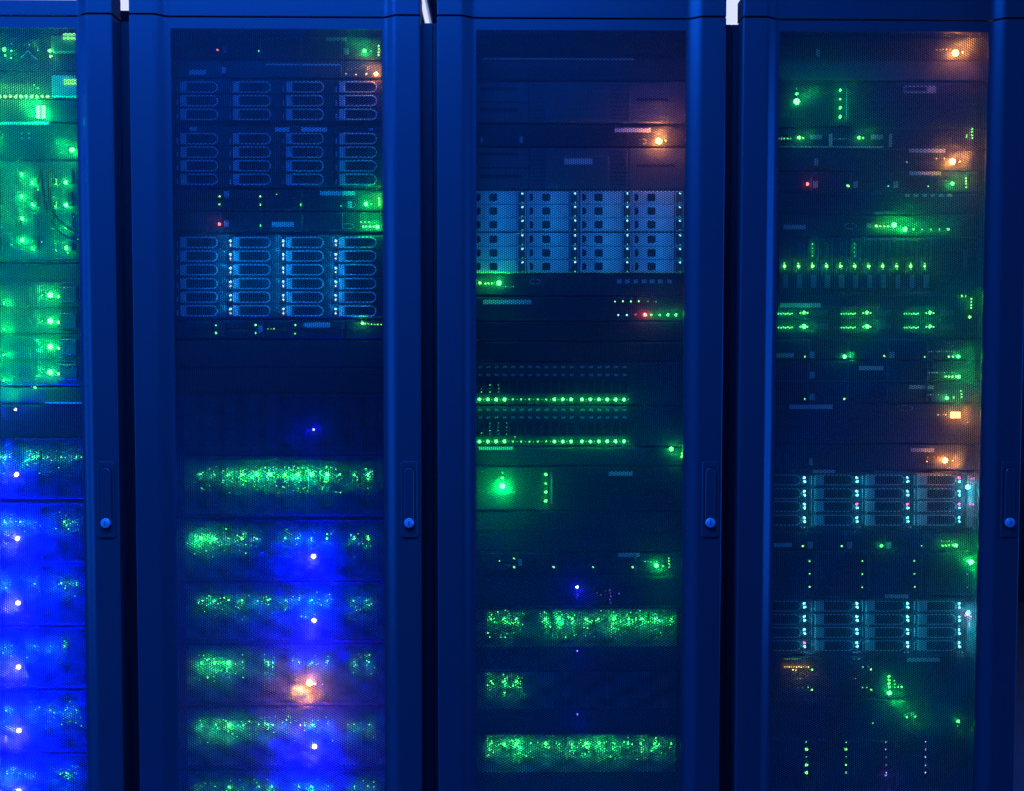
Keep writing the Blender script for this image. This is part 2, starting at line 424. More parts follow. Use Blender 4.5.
def shelf(k, y0, y1, kind, xleds, rows, label, group, glowp=0., mag=(), labels=()):
    """disk shelf with four columns of hot-swap carriers; rows: photo heights of the carriers' centres; xleds: light columns"""
    d = Dev(k, y0, y1, 'disk_shelf', label, 'disk shelf', group, mt=PLAST)
    parts = {'a': CA, 'b': CB, 'c': CC}[kind]
    names = {'a': ('latch_block', 'handle_loop', 'light_pipe'), 'b': ('latch_block', 'handle_loop', 'light_pipe'), 'c': ('release_button', 'latch_opening', 'end_panel')}[kind]
    for ri, yr in enumerate(rows):
        for ci, xl in enumerate(xleds):
            p = d.l(xl, yr)
            x0 = p[0]-{'a': .001, 'b': CW-.0045, 'c': CW-.0075}[kind]
            x0 = max(-.2222, min(.2222-CW, x0)) if kind != 'b' else x0
            c = link('drive_carrier', parts[0], d.o, (x0, 0, p[2]-CH/2))
            for n_, me in zip(names, parts[1:]): link(n_, me, c)
    return d

# ---- disk enclosure with honeycomb bezel --------------------------------------------------------
_gr = {}
def grille_mesh(h):
    k = round(h, 3)
    if k not in _gr: _gr[k] = hex_panel('bezel_grille', -.208, .207, 0, h, -.0060, -.0030, .0052, .0041, MESH)
    return _gr[k]
def _drive():
    b = MB(); b.box(-.0135, .0135, .016, .14, 0, .112, .0015)
    b.box(-.010, .010, .0152, .0165, .006, .060, .0006)
    body = b.mesh('disk_drive', [DRIVE])
    b = MB(); b.box(-.0095, .0095, .0105, .0158, .012, .018, .001); b.box(-.0095, -.0075, .0105, .0158, .018, .052, .0006); b.box(.0075, .0095, .0105, .0158, .018, .052, .0006)
    return body, b.mesh('drive_handle', PLAST)
DRV = _drive()
def sparkle_dots(dr, x, z, cc, st):
    """emissive dots added on the drive front to imitate sparkle around its light"""
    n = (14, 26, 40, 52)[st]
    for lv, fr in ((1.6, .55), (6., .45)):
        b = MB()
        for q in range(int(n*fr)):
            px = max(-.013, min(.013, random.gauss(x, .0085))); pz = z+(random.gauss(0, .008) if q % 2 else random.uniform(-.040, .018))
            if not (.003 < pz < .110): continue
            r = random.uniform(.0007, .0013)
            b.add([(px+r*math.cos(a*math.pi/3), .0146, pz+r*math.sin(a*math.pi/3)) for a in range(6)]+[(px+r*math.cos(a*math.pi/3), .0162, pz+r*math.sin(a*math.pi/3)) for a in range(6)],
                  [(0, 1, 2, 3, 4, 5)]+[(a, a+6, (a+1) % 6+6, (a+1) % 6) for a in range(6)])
        if b.v: b.build('glint_dots', led_mat('G' if cc == 'O' else cc, lv), dr)
def enclosure(k, y0, y1, label, row, leds, blue=None, frac=.955, anchor=201.5, pitch=13.92, pw=.05):
    d = Dev(k, y0, y1, 'disk_enclosure', label, 'disk enclosure', 'disk enclosures with honeycomb bezels', chassis=False)
    h = d.h
    b = MB(); b.box(-.2225, .2225, .055, .5, 0, h); b.box(-.2225, -.2215, 0, .055, 0, h); b.box(.2215, .2225, 0, .055, 0, h)
    b.box(-.2215, .2215, 0, .055, 0, .001); b.box(-.2215, .2215, 0, .055, h-.001, h); b.build('chassis', BODY, d.o)
    g0 = h*(1-frac); g1 = h-.0035
    b = MB(); b.box(-.2215, .2215, -.0062, 0.0005, .0003, g0, .0004); b.box(-.2215, .2215, -.0062, .0005, g1, h-.0003, .0004)
    b.box(-.2215, -.207, -.0062, .0005, g0, g1, .0004); b.box(.207, .2215, -.0062, .0005, g0, g1, .0004)
    b.build('bezel', BODY, d.o)
    link('bezel_grille', grille_mesh(g1-g0), d.o, (0, 0, g0))
    zr = d.l(200, row, .016)[2]
    x_a = d.l(anchor, row, .016)[0]; pm = pitch*PXM*1.006
    i0 = math.ceil((-.2065-x_a)/pm); drives = {}
    for i in range(i0, i0+15):
        xx = x_a+i*pm
        if xx > .2075: break
        drives[i] = link('disk_drive', DRV[0], d.o, (xx, 0, max(.002, zr-.088)))
        link('drive_handle', DRV[1], drives[i])
    for q in leds:
        px, st = q[0], q[1]; cc = q[2] if len(q) > 2 else 'G'
        i = round((d.l(px, row, .016)[0]-x_a)/pm); x = d.l(px, row, .016)[0]
        if i in drives:
            dr = drives[i]
            o = link('status_light', dome(cc, 10.), dr, (x-dr.location.x, .0152, zr-dr.location.z)); q_ = (.0021+.0008*st); o.scale = (q_, q_, q_)
        glow(d.o, (x, .0152, zr), cc, pw*(.6, 2., 7., 15.)[st], .014, .002)
        if i in drives: sparkle_dots(dr, x-dr.location.x, zr-dr.location.z, cc, st)
    if blue:
        d.led(blue[0], blue[1], 'B' if blue[2] > .01 else 'P', 5.2 if blue[2] > .05 else 2.2, 9. if blue[2] > .01 else 5., 0, dy=-.0075)
        x, y, z = d.l(blue[0], blue[1], -.0075)
        if blue[2]: glow(d.o, (x, y, z), 'B', blue[2]*4.6, .026)
        if blue[2] > .3: glow(d.o, (x, y, z), 'K', blue[2]*.5, .010)
    return d

# ================================================================== second rack
R = 1
d = server(R, 37, 60, 'thin server topmost in the second rack, red light at left, green light at right', marks=[(225.5, 50), (346.5, 52)])
d.label(326, 37.5, 347, 41, TRIM)
d.led(217.5, 50, 'R', 2.2, 4); d.led(258.5, 51, 'G', 2.2, 4); d.led(364.5, 51, 'G', 4, 8, .5, .022); d.led(371, 51, 'G', 1.6, 3)
d.leds([(378.8, 46), (378.8, 49), (378.8, 52), (378.8, 55)], 'L', 2.2, 5)
d = server(R, 60.5, 78.5, 'thin server with one amber light at right, above the unlit drives of the second rack', marks=[(224.5, 71)])
d.label(189, 70, 206, 74.5, TRIM)
d.box('pale_strip', 266, 64.6, 341, 65.6, .0034, PALE, 0)
d.led(376, 74, 'O', 4.5, 9, .55, .018); d.led(366.5, 74, 'O', 2, 4); d.led(356, 74.5, 'Y', 1.6, 2); d.led(346, 74, 'W', 1.8, 1)
XA = (178.0, 230.8, 283.6, 336.4)
shelf(R, 79, 125, 'a', XA, (88, 101.6, 115.2), 'unlit disk shelf with three rows of loop-handled drives in the second rack', 'disk shelves with loop-handled drives')
d = shelf(R, 125.5, 188.5, 'a', XA, (139.4, 152.9, 166.4, 179.9), 'unlit disk shelf with four rows of loop-handled drives and white stickers in the second rack', 'disk shelves with loop-handled drives')
d.label(275.5, 127.6, 289.5, 131.6); d.label(301.5, 127.6, 327, 131.6)
d.box('latch_tab', 190, 127.5, 197, 131, .004, PALE, .0006); d.box('latch_tab', 369, 128.5, 373, 130.5, .003, TRIM, .0006)
d = server(R, 189, 211, 'two-row thin server with green lights at right between the unlit and the lit disk shelves', rows=2, marks=[(227, 195), (350, 205)])
d.label(320, 191.2, 355, 195.5)
d.leds([(219.5, 196.5), (260.5, 196.5), (219.5, 204.3), (260.5, 204.6), (301, 204.6)], 'L', 2.2, 4); d.leds([(276.5, 194.5), (341, 206)], 'G', 1.6, 1.5)
d.led(366, 204, 'G', 4, 8, .5, .02); d.led(371.5, 204, 'G', 2, 4); d.leds([(379, 198.5), (379.3, 201.5), (379.5, 204.5)], 'L', 2.2, 6, .15)
d.loop(350.5, 205, 5, 3)
d = server(R, 211.5, 232, 'thin server with a red light at left, right above the lit loop-handled drives', marks=[(227, 224)])
d.label(272, 222, 294, 226.8)
d.led(219.5, 224, 'R', 3, 6, .015, .012); d.led(260.5, 225.5, 'G', 2.2, 4)
d.leds([(363, 226.5), (366, 226.6), (370, 226.6), (374, 226.6)], 'G', 2.6, 6, .1); d.led(377.5, 226.8, 'G', 4, 8, .35, .02)
d.leds([(361, 222), (365, 222), (369, 222)], 'L', 1.4, 3); d.loop(348, 226.2, 6, 2.6)
rows = (242.8, 256.4, 270.1, 283.8, 297.4, 311.0)
d = shelf(R, 234, 319, 'a', XA, rows, 'lit disk shelf with columns of cyan-white lights in the second rack', 'disk shelves with loop-handled drives')
for yr in rows:
    for x in (230.4, 283.2, 335.8):
        d.led(x, yr-2.0, 'A', 2.7, 3.2, .15, .050, dy=-.0062); d.led(x, yr+2.3, 'W', 2.3, 2.2, dy=-.0062)
d = server(R, 319.5, 339, 'thin server with pairs of tiny green lights directly below the lit disk shelf', rows=2, marks=[(261, 329)])
d.label(304, 322.6, 330, 327.4)
d.leds([(216, 325.5, 1.8), (216, 333, 2.6), (255.5, 325, 2.4), (255.5, 333, 2), (295, 325, 2.4), (295, 333.5, 1.8)], 'G', 2, 4)
d.leds([(268, 328.8), (271, 328.8), (274, 328.8)], 'L', 1.2, 3); d.leds([(365+3.2*i, 323.6+.25*i) for i in range(6)], 'L', 1.6, 4); d.led(362.5, 323.3, 'L', 3, 6, .12)
blank(R, 340, 367, 'dark blank panel below the thin server under the lit disk shelf')
blank(R, 367.5, 393, 'dark blank panel above the single faint blue light of the second rack')
G2 = 'second rack'
enclosure(R, 393.5, 454.3, 'dark disk enclosure with one faint blue light and no green lights in the second rack', 412, [], (313.5, 429.5, .035))
enclosure(R, 454.7, 516.1, 'disk enclosure with the widest bright green band in the second rack', 474.5,
          [(200.5, 0), (214.5, 0), (228.5, 1), (242.5, 2), (257, 3), (270.5, 3), (285, 2), (298, 3), (311.5, 3), (327, 3), (340, 0), (354.5, 0), (368, 1)])
enclosure(R, 518.7, 580.1, 'enclosure with green lights and a bright blue light, directly below the widest green band', 538.5,
          [(200.5, 3), (215, 3), (229, 0), (242, 1), (257, 0), (285, 0), (298, 0), (311.5, 0), (327, 0), (354.5, 0), (368, 0)], (313.5, 556.5, 2.4))
enclosure(R, 580.7, 642.1, 'disk enclosure with small green lights and a bright blue light directly above the orange one', 600.5,
          [(203, 0), (214.5, 1), (228.5, 0), (242, 1), (257.5, 0), (268, 0), (285, 0), (298.5, 0), (311.5, 1), (327, 0), (354, 0), (367.5, 0)], (314, 620.5, 2.8))
d = enclosure(R, 642.7, 704.1, 'disk enclosure with the single orange light in the lower second rack', 662.5,
              [(201.5, 1), (215, 2), (229, 3), (242, 0), (268, 0), (272.5, 0), (299, 0), (312, 0), (327, 0), (354.5, 0), (368.5, 0)])
d.led(309.3, 683, 'O', 7, 12, 2.4, .022, dy=-.0075); d.led(315, 684, 'W', 2.6, 6, 0, dy=-.0075); d.led(322.5, 684.5, 'W', 1.6, 3, 0, dy=-.0075)
glow(d.o, d.l(309, 684, -.0075), 'O', 2.0, .030)
enclosure(R, 705.2, 766.6, 'enclosure with green lights and a bright blue light, directly below the lower orange light', 725,
          [(201.5, 1), (216, 1), (229.5, 3), (243, 1), (258.5, 0), (268, 0), (272.5, 0), (285.5, 0), (301, 0, 'O'), (312.5, 1), (328.5, 0), (354.5, 0), (369, 0)], (314.5, 746.5, 2.8))
enclosure(R, 767.2, 828.6, 'disk enclosure with a thin green light row along the bottom of the second rack', 787,
          [(202, 0), (215, 0), (229.5, 1), (243, 0), (258.5, 0), (272, 1), (299, 0), (312, 1), (328, 0), (355, 0), (368, 0)])

# ================================================================== leftmost rack
R = 0
GP = dict(name='network_switch', cat='switch', group='modular switches of the leftmost rack')
def modular(y0, y1, label, mod, bars):
    d = Dev(0, y0, y1, 'network_switch', label, 'switch', 'modular switches of the leftmost rack')
    d.plate(-.2215, .06, .0012, d.h-.0012)
    d.grille(-.21, -.09, .004, d.h-.004)
    m = d.box('interface_module', mod[0], mod[1], 90, mod[3], .0115, TRIM, .0012)
    for y in bars:
        d.bar('light_bar', mod[0]+9, y-1.0, 79, y+1.0, 'L', 2.2, dy=-.0128)
    b = d.l(bars_x, bars[-1]); glow(d.o, (b[0], -.0128, b[2]), 'L', .03, .012)
    return d
bars_x = 70
d = modular(33, 70.5, 'modular switch with a pale module and green light bars, topmost in the leftmost rack', (54, 37.5, 78, 53.5), (34.3, 38.4))
d.leds([(4.5, 49.5, 4.5), (5.2, 55.5, 2.6), (11.5, 50.8, 2.6), (11, 58, 2)], 'G', 2, 5, .05); d.leds([(49.8, 50.5, 4), (50.8, 56.3, 3)], 'L', 2, 6, .08)
d.leds([(38, 50.5), (24.5, 44.5), (29, 45), (12, 44)], 'C', 1.8, .8)
b = MB(); pts = [d.l(x, y) for x, y in ((22, 58), (25, 55), (29, 51.5), (33, 56), (38, 60))]; b.tube([(p[0], -.004, p[2]) for p in pts], .0012, 6); b.build('wire_bail', TRIM, d.o)
d = modular(71, 98.5, 'modular switch with a dotted bright green light row along its lower edge, leftmost rack', (54.5, 77, 80, 97.5), (80.2, 83.6))
d.leds([(-16+5.3*i, 96.5) for i in range(13)], 'L', 3.4, 5, .10, .02)
d.leds([(34, 84.5), (37.5, 88)], 'G', 1.8, 3)
d = Dev(R, 99, 122, 'network_switch', 'switch with the pair of brightest green bars in the leftmost rack', 'switch', 'modular switches of the leftmost rack')
d.plate(-.2215, .2215, .0012, d.h-.0012); d.grille(-.2, -.03, .006, d.h-.006)
for x in (38.2, 43.3):
    d.bar('light_bar', x-1.8, 105.5, x+1.8, 118.5, 'G', 9, dy=-.003)
glow(d.o, d.l(41, 112, -.003), 'G', 2.4, .025)
glow(d.o, d.l(-14, 110, -.003), 'G', 1.6, .03)
d = Dev(R, 122.5, 160, 'network_switch', 'switch with a bright green light at its right end above the cabled chassis', 'switch', 'modular switches of the leftmost rack')
d.plate(-.2215, .2215, .0012, d.h-.0012)
d.box('pale_rim', -90, 122.6, 50, 124.6, .005, PALE, .0006)
b = MB(); a = d.l(26, 136)
for sx in (-1, 1):
    for sz in (-1, 1):
        b.box(*sorted((a[0]+sx*.0082, a[0]+sx*.0066)), -.0030, -.002, *sorted((a[2]+sz*.0062, a[2]+sz*.002)))
        b.box(*sorted((a[0]+sx*.0082, a[0]+sx*.004)), -.0030, -.002, *sorted((a[2]+sz*.0062, a[2]+sz*.0048)))
b.build('port_bracket', PALE, d.o); d.loop(-1, 135.5, 4, 4)
d.led(72, 150, 'G', 5.5, 10, 1.4, .025); d.led(79, 149.5, 'L', 2, 5)
glow(d.o, d.l(-8, 140, 0), 'G', .9, .03)
# cabled chassis
d = Dev(R, 160.5, 262, 'cabled_chassis', 'cabled chassis with columns of bright green lights in the leftmost rack', 'switch', mt=GREY)
for i in range(12):
    x = -124+17.4*i
    m = d.box('line_card', x, 164, x+16.6, 259, .004, GREY, .001)
    for j in range(4):
        y = 171+22*j
        d.box('port_block', x+2, y-1, x+7, y+13, .009, GREY if (i+j) % 2 else PLAST, .001)
for x, y in ((21, 174.5), (21.5, 196.5), (22, 218.5), (22.2, 240), (33.2, 182.5), (33.3, 204.5), (34, 248), (66, 182.5), (66.2, 205), (66.6, 226.5), (66.7, 248)):
    d.led(x, y, 'G', 4.5, 8, .36, .018, dy=-.0045)
for x, y in ((55.6, 182), (55.6, 204)): d.bar('light_bar', x-1, y-3, x+1, y+3, 'L', 2.0, dy=-.0045)
for x in (-20, -44, -70):
    for y in (178, 200, 222, 244): d.led(x, y, 'G', 4.5, 8, .42, .022, dy=-.0045)
d.leds([(38, 189.5), (42.5, 182.5), (72.6, 182), (73, 195), (73, 217), (78, 239), (42, 242), (56, 250), (68, 253)], 'G', 1.8, 3, dy=-.0045)
for lab, pts in (('thick dark cable curving down across the cabled chassis', ((41, 170), (42.5, 185), (44, 198), (47, 211), (52, 222), (59, 231), (67, 237), (76, 241), (84, 243.5))),
                 ('thin dark cable running beside the thick one on the cabled chassis', ((48, 172), (49, 190), (50.5, 203), (54, 212), (60, 220), (68, 227), (77, 231), (84, 233)))):
    b = MB(); P = [W(x, y, FY-(.019 if 'thick' in lab else .027)) for x, y in pts]; P = [np.array((P[0][0], FY-.0145, P[0][2]))]+P+[np.array((P[-1][0], FY-.0145, P[-1][2]))]
    sm_ = []
    for i in range(len(P)-1):
        p0, p1, p2, p3 = P[max(i-1, 0)], P[i], P[i+1], P[min(i+2, len(P)-1)]
        for t in (0, .25, .5, .75): sm_.append(.5*((2*p1)+(-p0+p2)*t+(2*p0-5*p1+4*p2-p3)*t*t+(-p0+3*p1-3*p2+p3)*t**3))
    sm_.append(P[-1]); b.tube([tuple(q) for q in sm_], .0034 if 'thick' in lab else .0018, 8)
    tag(b.build('network_cable', CABLE), lab, 'cable')
# four flat blade servers
ys = (265, 299, 324.5, 350, 376)
d = Dev(R, 263, 386, 'blade_server_chassis', 'blade chassis with four big green lights stacked in a column in the leftmost rack', 'server', mt=GREY)
for j, y in enumerate((295, 321, 346.8, 372.3)):
    a, b_ = d.l(50, y+12.6), d.l(50, y-12.6)
    b = MB(); b.box(-.2205, .2205, -.004, .001, a[2], b_[2], .0015)
    for q in range(8): b.box(-.19+.036*q, -.165+.036*q, -.0052, -.0038, a[2]+.006, b_[2]-.006, .0006)
    bl = b.build('blade', GREY, d.o)
    d.box('blade_handle', 61.5, y-8, 78.5, y+7.5,   .0095, GREY, .0015)
    d.led(50.3, y, 'G', 6, 10, .75, .025, dy=-.0045); d.led(58.3, y+1.4, 'L', 3, 6, dy=-.0045); d.led(42, y, 'L', 1.8, 3, dy=-.0045)
    d.leds([(61+3*i, y-7.5) for i in range(4)], 'T', 1.8, 1.2, dy=-.0097)
    d.led(4, y+8, 'G', 3, 3, .8, .035, dy=-.0045); d.led(-40, y, 'G', 5, 8, .8, .03, dy=-.0045)
d = Dev(R, 386.5, 403.5, 'management_module', 'narrow module with a tiny green light and a pale bottom rim under the blade chassis', 'server', mt=GREY)
d.plate(-.2215, .2215, .004, d.h-.0012); d.led(35, 384.5+3, 'G', 3, 5, .05, dy=-.0022)
d.box('pale_rim', 46, 402, 92, 403.6, .006, PALE, .0004)
glow(d.o, d.l(10, 395, 0), 'G', .25, .03)
d = Dev(R, 404, 436.5, 'storage_controller', 'dark controller with a tiny blue light just below the green chassis of the leftmost rack', 'storage controller', 'controllers with one blue light')
d.plate(-.2215, .2215, .0012, d.h-.0012); d.grille(-.21, .205, d.h*.35, d.h-.006); d.led(15.5, 409.5, 'B', 3, 7, .10, .03, dy=-.0028)
a14 = dict(anchor=5, pitch=14.2)
enclosure(R, 437.2, 498.6, 'disk enclosure with a green band and tiny blue light, topmost in the leftmost rack', 457,
          [(-30, 1), (-12, 1), (5, 1), (10, 1), (33.5, 2), (48, 0), (62, 0), (76, 0)], (16.5, 474.5, .35), **a14)
enclosure(R, 501.7, 563.1, 'disk enclosure with a bright blue light, level with the lock of the leftmost rack', 521.5,
          [(-20, 0), (5, 0), (10, 0), (20, 0), (35, 0), (64, 0), (75, 0)], (17.5, 538.5, 6.4), **a14)
enclosure(R, 563.2, 624.6, 'disk enclosure with a bright blue light, second below the lock of the leftmost rack', 583,
          [(-20, 0), (5, 0), (11, 0), (35, 0), (62, 0), (77, 0)], (18, 603, 6.4), **a14)
enclosure(R, 626.2, 687.6, 'disk enclosure with a bright blue light, third below the lock of the leftmost rack', 646,
          [(-20, 0), (6, 0), (12, 0), (35, 0), (51, 0), (65, 0)], (18.5, 667, 6.4), **a14)
enclosure(R, 689.7, 751.1, 'disk enclosure with a bright blue light, lowest in full view in the leftmost rack', 709.5,
          [(-20, 0), (6, 0), (12, 0), (36, 0), (51, 0), (66, 0), (76, 0)], (19, 730.5, 6.4), **a14)
enclosure(R, 752.7, 814.1, 'disk enclosure cut by the bottom edge in the leftmost rack', 772.5,
          [(-20, 0), (7, 0), (13, 0), (20, 0), (36, 0), (66, 0), (76, 0)], (19, 791, 6.4), **a14)

# ================================================================== third rack
R = 2
blank(R, 33, 56, 'dark blank panel at the very top of the third rack')
d = Dev(R, 56.5, 81, 'rack_console', 'dark drawer with a thin pale line across it near the top of the third rack', 'console drawer')
d.plate(-.2215, .2215, .0012, d.h-.004); d.box('pale_strip', 483, 58.8, 634, 59.9, .0040, PALE, 0); d.grille(-.2, .2, .004, d.h*.55)
def tape(y0, y1, label, slots, lab, rslot):
    d = Dev(R, y0, y1, 'storage_server', label, 'server', 'storage servers around the orange light')
    for (a, b_) in ((476, 528.5), (529.5, 627.5), (628.5, 685)):
        p, q = d.l(a, y1-1.2), d.l(b_, y0+1.2); b = MB(); b.box(p[0], q[0], -.0040, .001, p[2], q[2], .0016); b.build('front_module', GREY, d.o)
    d.box('centre_panel', 546.5, y0+9, 609, y1-2, .0056, GREY, .0015)
    for (a, b_) in ((531.5, 545.5), (610, 626)):
        p, q = d.l(a, y1-3), d.l(b_, y0+3); b = MB()
        n = 9
        for i in range(n): z = p[2]+(q[2]-p[2])*(i+.5)/n; b.box(p[0], q[0], -.0048, -.0039, z-.0011, z+.0011, 0)
        b.build('air_grille', PLAST, d.o)
    for (x0, a, x1, b_) in slots+rslot: d.box('media_slot', x0, a, x1, b_, .0046, DARK, .0006)
    if lab: d.label(*lab, dy=-.0058)
    return d
tape(81.5, 124, 'storage server with a plain centre panel above the orange light of the third rack', [(480, 88, 519, 91.5), (478, 102, 527, 103.5), (480, 108.5, 519, 112.5)], None, [(636, 98.5, 668, 102)])
d = Dev(R, 124.5, 147, 'rack_server', 'thin server with the single orange light of the third rack', 'server', 'thin servers')
d.plate(-.2215, .2215, .0012, d.h-.0012); d.grille(-.12, .10, .004, d.h-.004, vertical=True, n=26)
d.label(614.5, 128, 650.5, 132.2); d.box('release_handle', 519.8, 137, 523.2, 143.5, .0062, PALE, .001); d.box('release_handle', 480.5, 138, 483.2, 143, .005, TRIM, .001)
d.led(658.6, 141, 'O', 7, 12, .9, .018, dy=-.0024); glow(d.o, d.l(658.6, 141, -.0024), 'O', .75, .036); d.led(665.5, 141, 'O', 2.6, 5, dy=-.0024); d.loop(642.5, 141.5, 4, 2.5)
tape(147.5, 190, 'storage server with a pale sticker on its centre panel, right above the silver shelves', [(480, 152.8, 519, 156), (478, 167.5, 527, 169), (480, 175, 521, 178.5)], (564, 158.4, 592.5, 164.4), [(636, 164.5, 675, 167.5)])
XC = (522.5, 575.0, 627.5, 680.0)
for y0, y1, rows, lab in ((190.5, 231.6, (197.9, 211.5, 225.1), 'upper silver disk shelf with dark square buttons in the third rack'),
                          (232.2, 273.5, (239.7, 253.3, 266.8), 'lower silver disk shelf with dark square buttons in the third rack')):
    d = shelf(R, y0, y1, 'c', XC, rows, lab, 'silver disk shelves')
    for yr in rows:
        for x in XC:
            d.led(x, yr-4.4, 'C', 2.4, 3.2, dy=-.0058); glow(d.o, d.l(x-24, yr, -.0058), 'A', .035, .05); d.led(x, yr+4.6, 'G', 1.6, 1.2, dy=-.0058)  # the glow is a weak fill light added to brighten each silver carrier
d = Dev(R, 274, 296, 'network_switch', 'dark switch with a bright green light at its left end right below the silver shelves', 'switch', 'thin switches of the third rack')
d.plate(-.2215, .2215, .0012, d.h-.0012)
d.leds([(480, 283, 3), (485.5, 283.5, 2), (488.5, 283.5, 2), (492, 283.5, 2)], 'L', 2, 5, .05, dy=-.0022); d.led(499, 283, 'G', 5, 9, .4, .018, dy=-.0022)
d.leds([(503+2.6*i, 286.5) for i in range(5)], 'T', 1.2, 1.5, dy=-.0022); d.loop(535, 281.5, 5.5, 2.4)
for i, x in enumerate((619, 627, 635.5, 644, 652, 660, 669.5)): d.box('port_icon_or_glint', x-2.2, 279.6, x+2.4, 283.4, .0030, TRIM, .0004)
d = Dev(R, 296.5, 321, 'network_switch', 'dark switch with a long pale sticker and one red light among green ones at right', 'switch', 'thin switches of the third rack')
d.plate(-.2215, .2215, .0012, d.h-.0012); d.label(483, 299.8, 531.5, 304.2)
d.leds([(615, 301.5, 1.6), (623, 301.2), (631, 301.4), (639, 301, 2.4), (648, 301.4, 1.6), (656, 301.6, 1.8)], 'L', 2, 3, dy=-.0022)
d.leds([(618, 315), (627, 315)], 'C', 2.4, 3, dy=-.0022); d.led(635.5, 314.5, 'R', 2.4, 1.5, dy=-.0022); d.led(645, 314.6, 'R', 4, 9, .16, .016, dy=-.0022)
d.leds([(651.5, 315), (659.8, 315), (668, 314.8, 3), (676, 314.8, 3)], 'G', 2.4, 5, .05, dy=-.0022)
for i, x in enumerate((623, 631, 639, 648, 656)): d.box('port_icon_or_glint', x-1.8, 296.9, x+1.8, 299, .0030, GREY, .0004)
blank(R, 321.5, 341, 'dark blank panel below the red light of the third rack'); blank(R, 341.5, 361.5, 'dark blank panel above the two dotted green light rows')
XS = [479.5+8.33*i for i in range(12)]+[582+8.4*i for i in range(6)]
def pswitch(y0, y1, yi, yp, yl, ydots, label, skip=()):
    d = Dev(R, y0, y1, 'port_switch', label, 'switch', 'port switches with green light rows')
    d.plate(-.2215, .2215, .0012, d.h-.0012)
    for i, x in enumerate(XS):
        a, b_ = d.l(x-3.5, yp[1]), d.l(x+3.5, yp[0]); b = MB(); t = .0009
        b.box(a[0], b_[0], -.0026, -.0020, a[2], b_[2], 0, 1)
        b.box(a[0], b_[0], -.0046, -.0021, b_[2]-t, b_[2]); b.box(a[0], b_[0], -.0046, -.0021, a[2], a[2]+t)
        b.box(a[0], a[0]+t, -.0046, -.0021, a[2]+t, b_[2]-t); b.box(b_[0]-t, b_[0], -.0046, -.0021, a[2]+t, b_[2]-t)
        b.box(a[0]+.003, b_[0]-.003, -.0040, -.0021, a[2]+t, a[2]+.003)
        b.build('network_port', [PLAST, DARK], d.o)
        for y in yi: d.box('port_icon_or_glint', x-1.6, y-1.1, x+2.4, y+1.1, .0028, TRIM, .0003)  # pale blocks put in for the faint reflections off the ports
        st = .5+((i*37) % 11)/11
        big = not 4 <= i <= 8
        d.led(x, yl, 'G', 3.6 if big else 2.2, 7 if big else 3,   .065 if big else .02, .014, dy=-.0022)
        if i % 12 != 11: d.led(x+4.2, yl, 'G', 1.5, .9, dy=-.0022)
    d.leds(ydots, 'G', 1.3, 2., dy=-.0022)
    return d
pswitch(362, 405, (367, 375), (380, 394), 399.5, [(481.5, 388.5), (481.5, 392), (490, 385), (490, 388.5), (490, 392), (498.5, 385), (498.5, 388.5), (498.5, 392)],
        'port switch with the upper of two dotted green light rows')
d = pswitch(405.5, 446, (409.8, 417.5), (422, 436), 441.4, [(x, y) for x in (490, 498.3, 506.5) for y in (423, 427, 430.5, 434)]+[(481.5, 433), (515, 437)],
            'port switch with the lower of two dotted green light rows')
d = Dev(R, 446.5, 465.5, 'network_switch', 'dark thin switch with a green light at its right end under the dotted light rows', 'switch', 'thin switches of the third rack')
d.plate(-.2215, .2215, .0012, d.h-.0012); d.label(479, 446.8, 513, 450)
d.led(671.3, 449, 'G', 4.5, 8, .28, .016, dy=-.0022); d.led(682, 453.5, 'L', 2.4, 5, dy=-.0022); d.led(682.2, 456.5, 'L', 3, 6, .1, dy=-.0022)
def router(k, y0, y1, dx, dy_, label, g):
    d = Dev(k, y0, y1, 'module_router', label, 'router', 'routers with one large green light at left')
    d.plate(-.2215, -.13, .0012, d.h-.0012, 'power_module', PLAST, .004); d.plate(-.129, -.06, .0012, d.h-.0012, 'status_module', PLAST, .003)
    d.plate(-.059, .2215, .0012, d.h-.0012, 'front_cover', PLAST, .0022); d.grille(-.05, .2, .006, d.h*.55)
    d.led(502.3+dx, 486+dy_, 'G', 6.5, 10, g, .024, dy=-.004); d.led(502.3+dx, 478+dy_, 'G', 3, 5, dy=-.004); d.led(502.3+dx, 472.8+dy_, 'T', 2, 2.5, dy=-.004)
    d.leds([(545.8+dx, 474.5+dy_, 3.2), (545.8+dx, 483.5+dy_, 2.4), (545.8+dx, 492+dy_, 3.2), (545.6+dx, 501+dy_, 3.4)], 'G', 3, 5, .05, dy=-.003)
    d.box('light_guide', 551+dx, 472+dy_, 552.2+dx, 504+dy_, .0036, TRIM, 0)
    d.label(608.5+dx, 471.5+dy_, 633+dx, 475.8+dy_)
    d.leds([(482.5+dx, 471.5+dy_)], 'T', 1.6, 2, dy=-.004)
    return d
router(R, 466, 510, 0, 0, 'router with one large green light at left in the middle of the third rack', 3.4)
blank(R, 510.5, 531, 'dark blank panel under the router with the large green light in the third rack'); blank(R, 531.5, 551, 'dark blank panel above the lowest thin server of the third rack')
d = server(R, 551.5, 575, 'lowest thin server of the third rack, tiny green lights and a green glow at right', rows=2, marks=[(520, 562)])
d.label(618, 553, 640, 557)
d.leds([(514, 558.5), (514.2, 567, 2.4), (553.7, 567, 2.4), (593, 567), (632.5, 567, 2.4), (499.5, 561, 1.3)], 'L', 2, 4, dy=-.0028); d.led(656.5, 565.5, 'G', 4.5, 8, .45, .02, dy=-.0028)
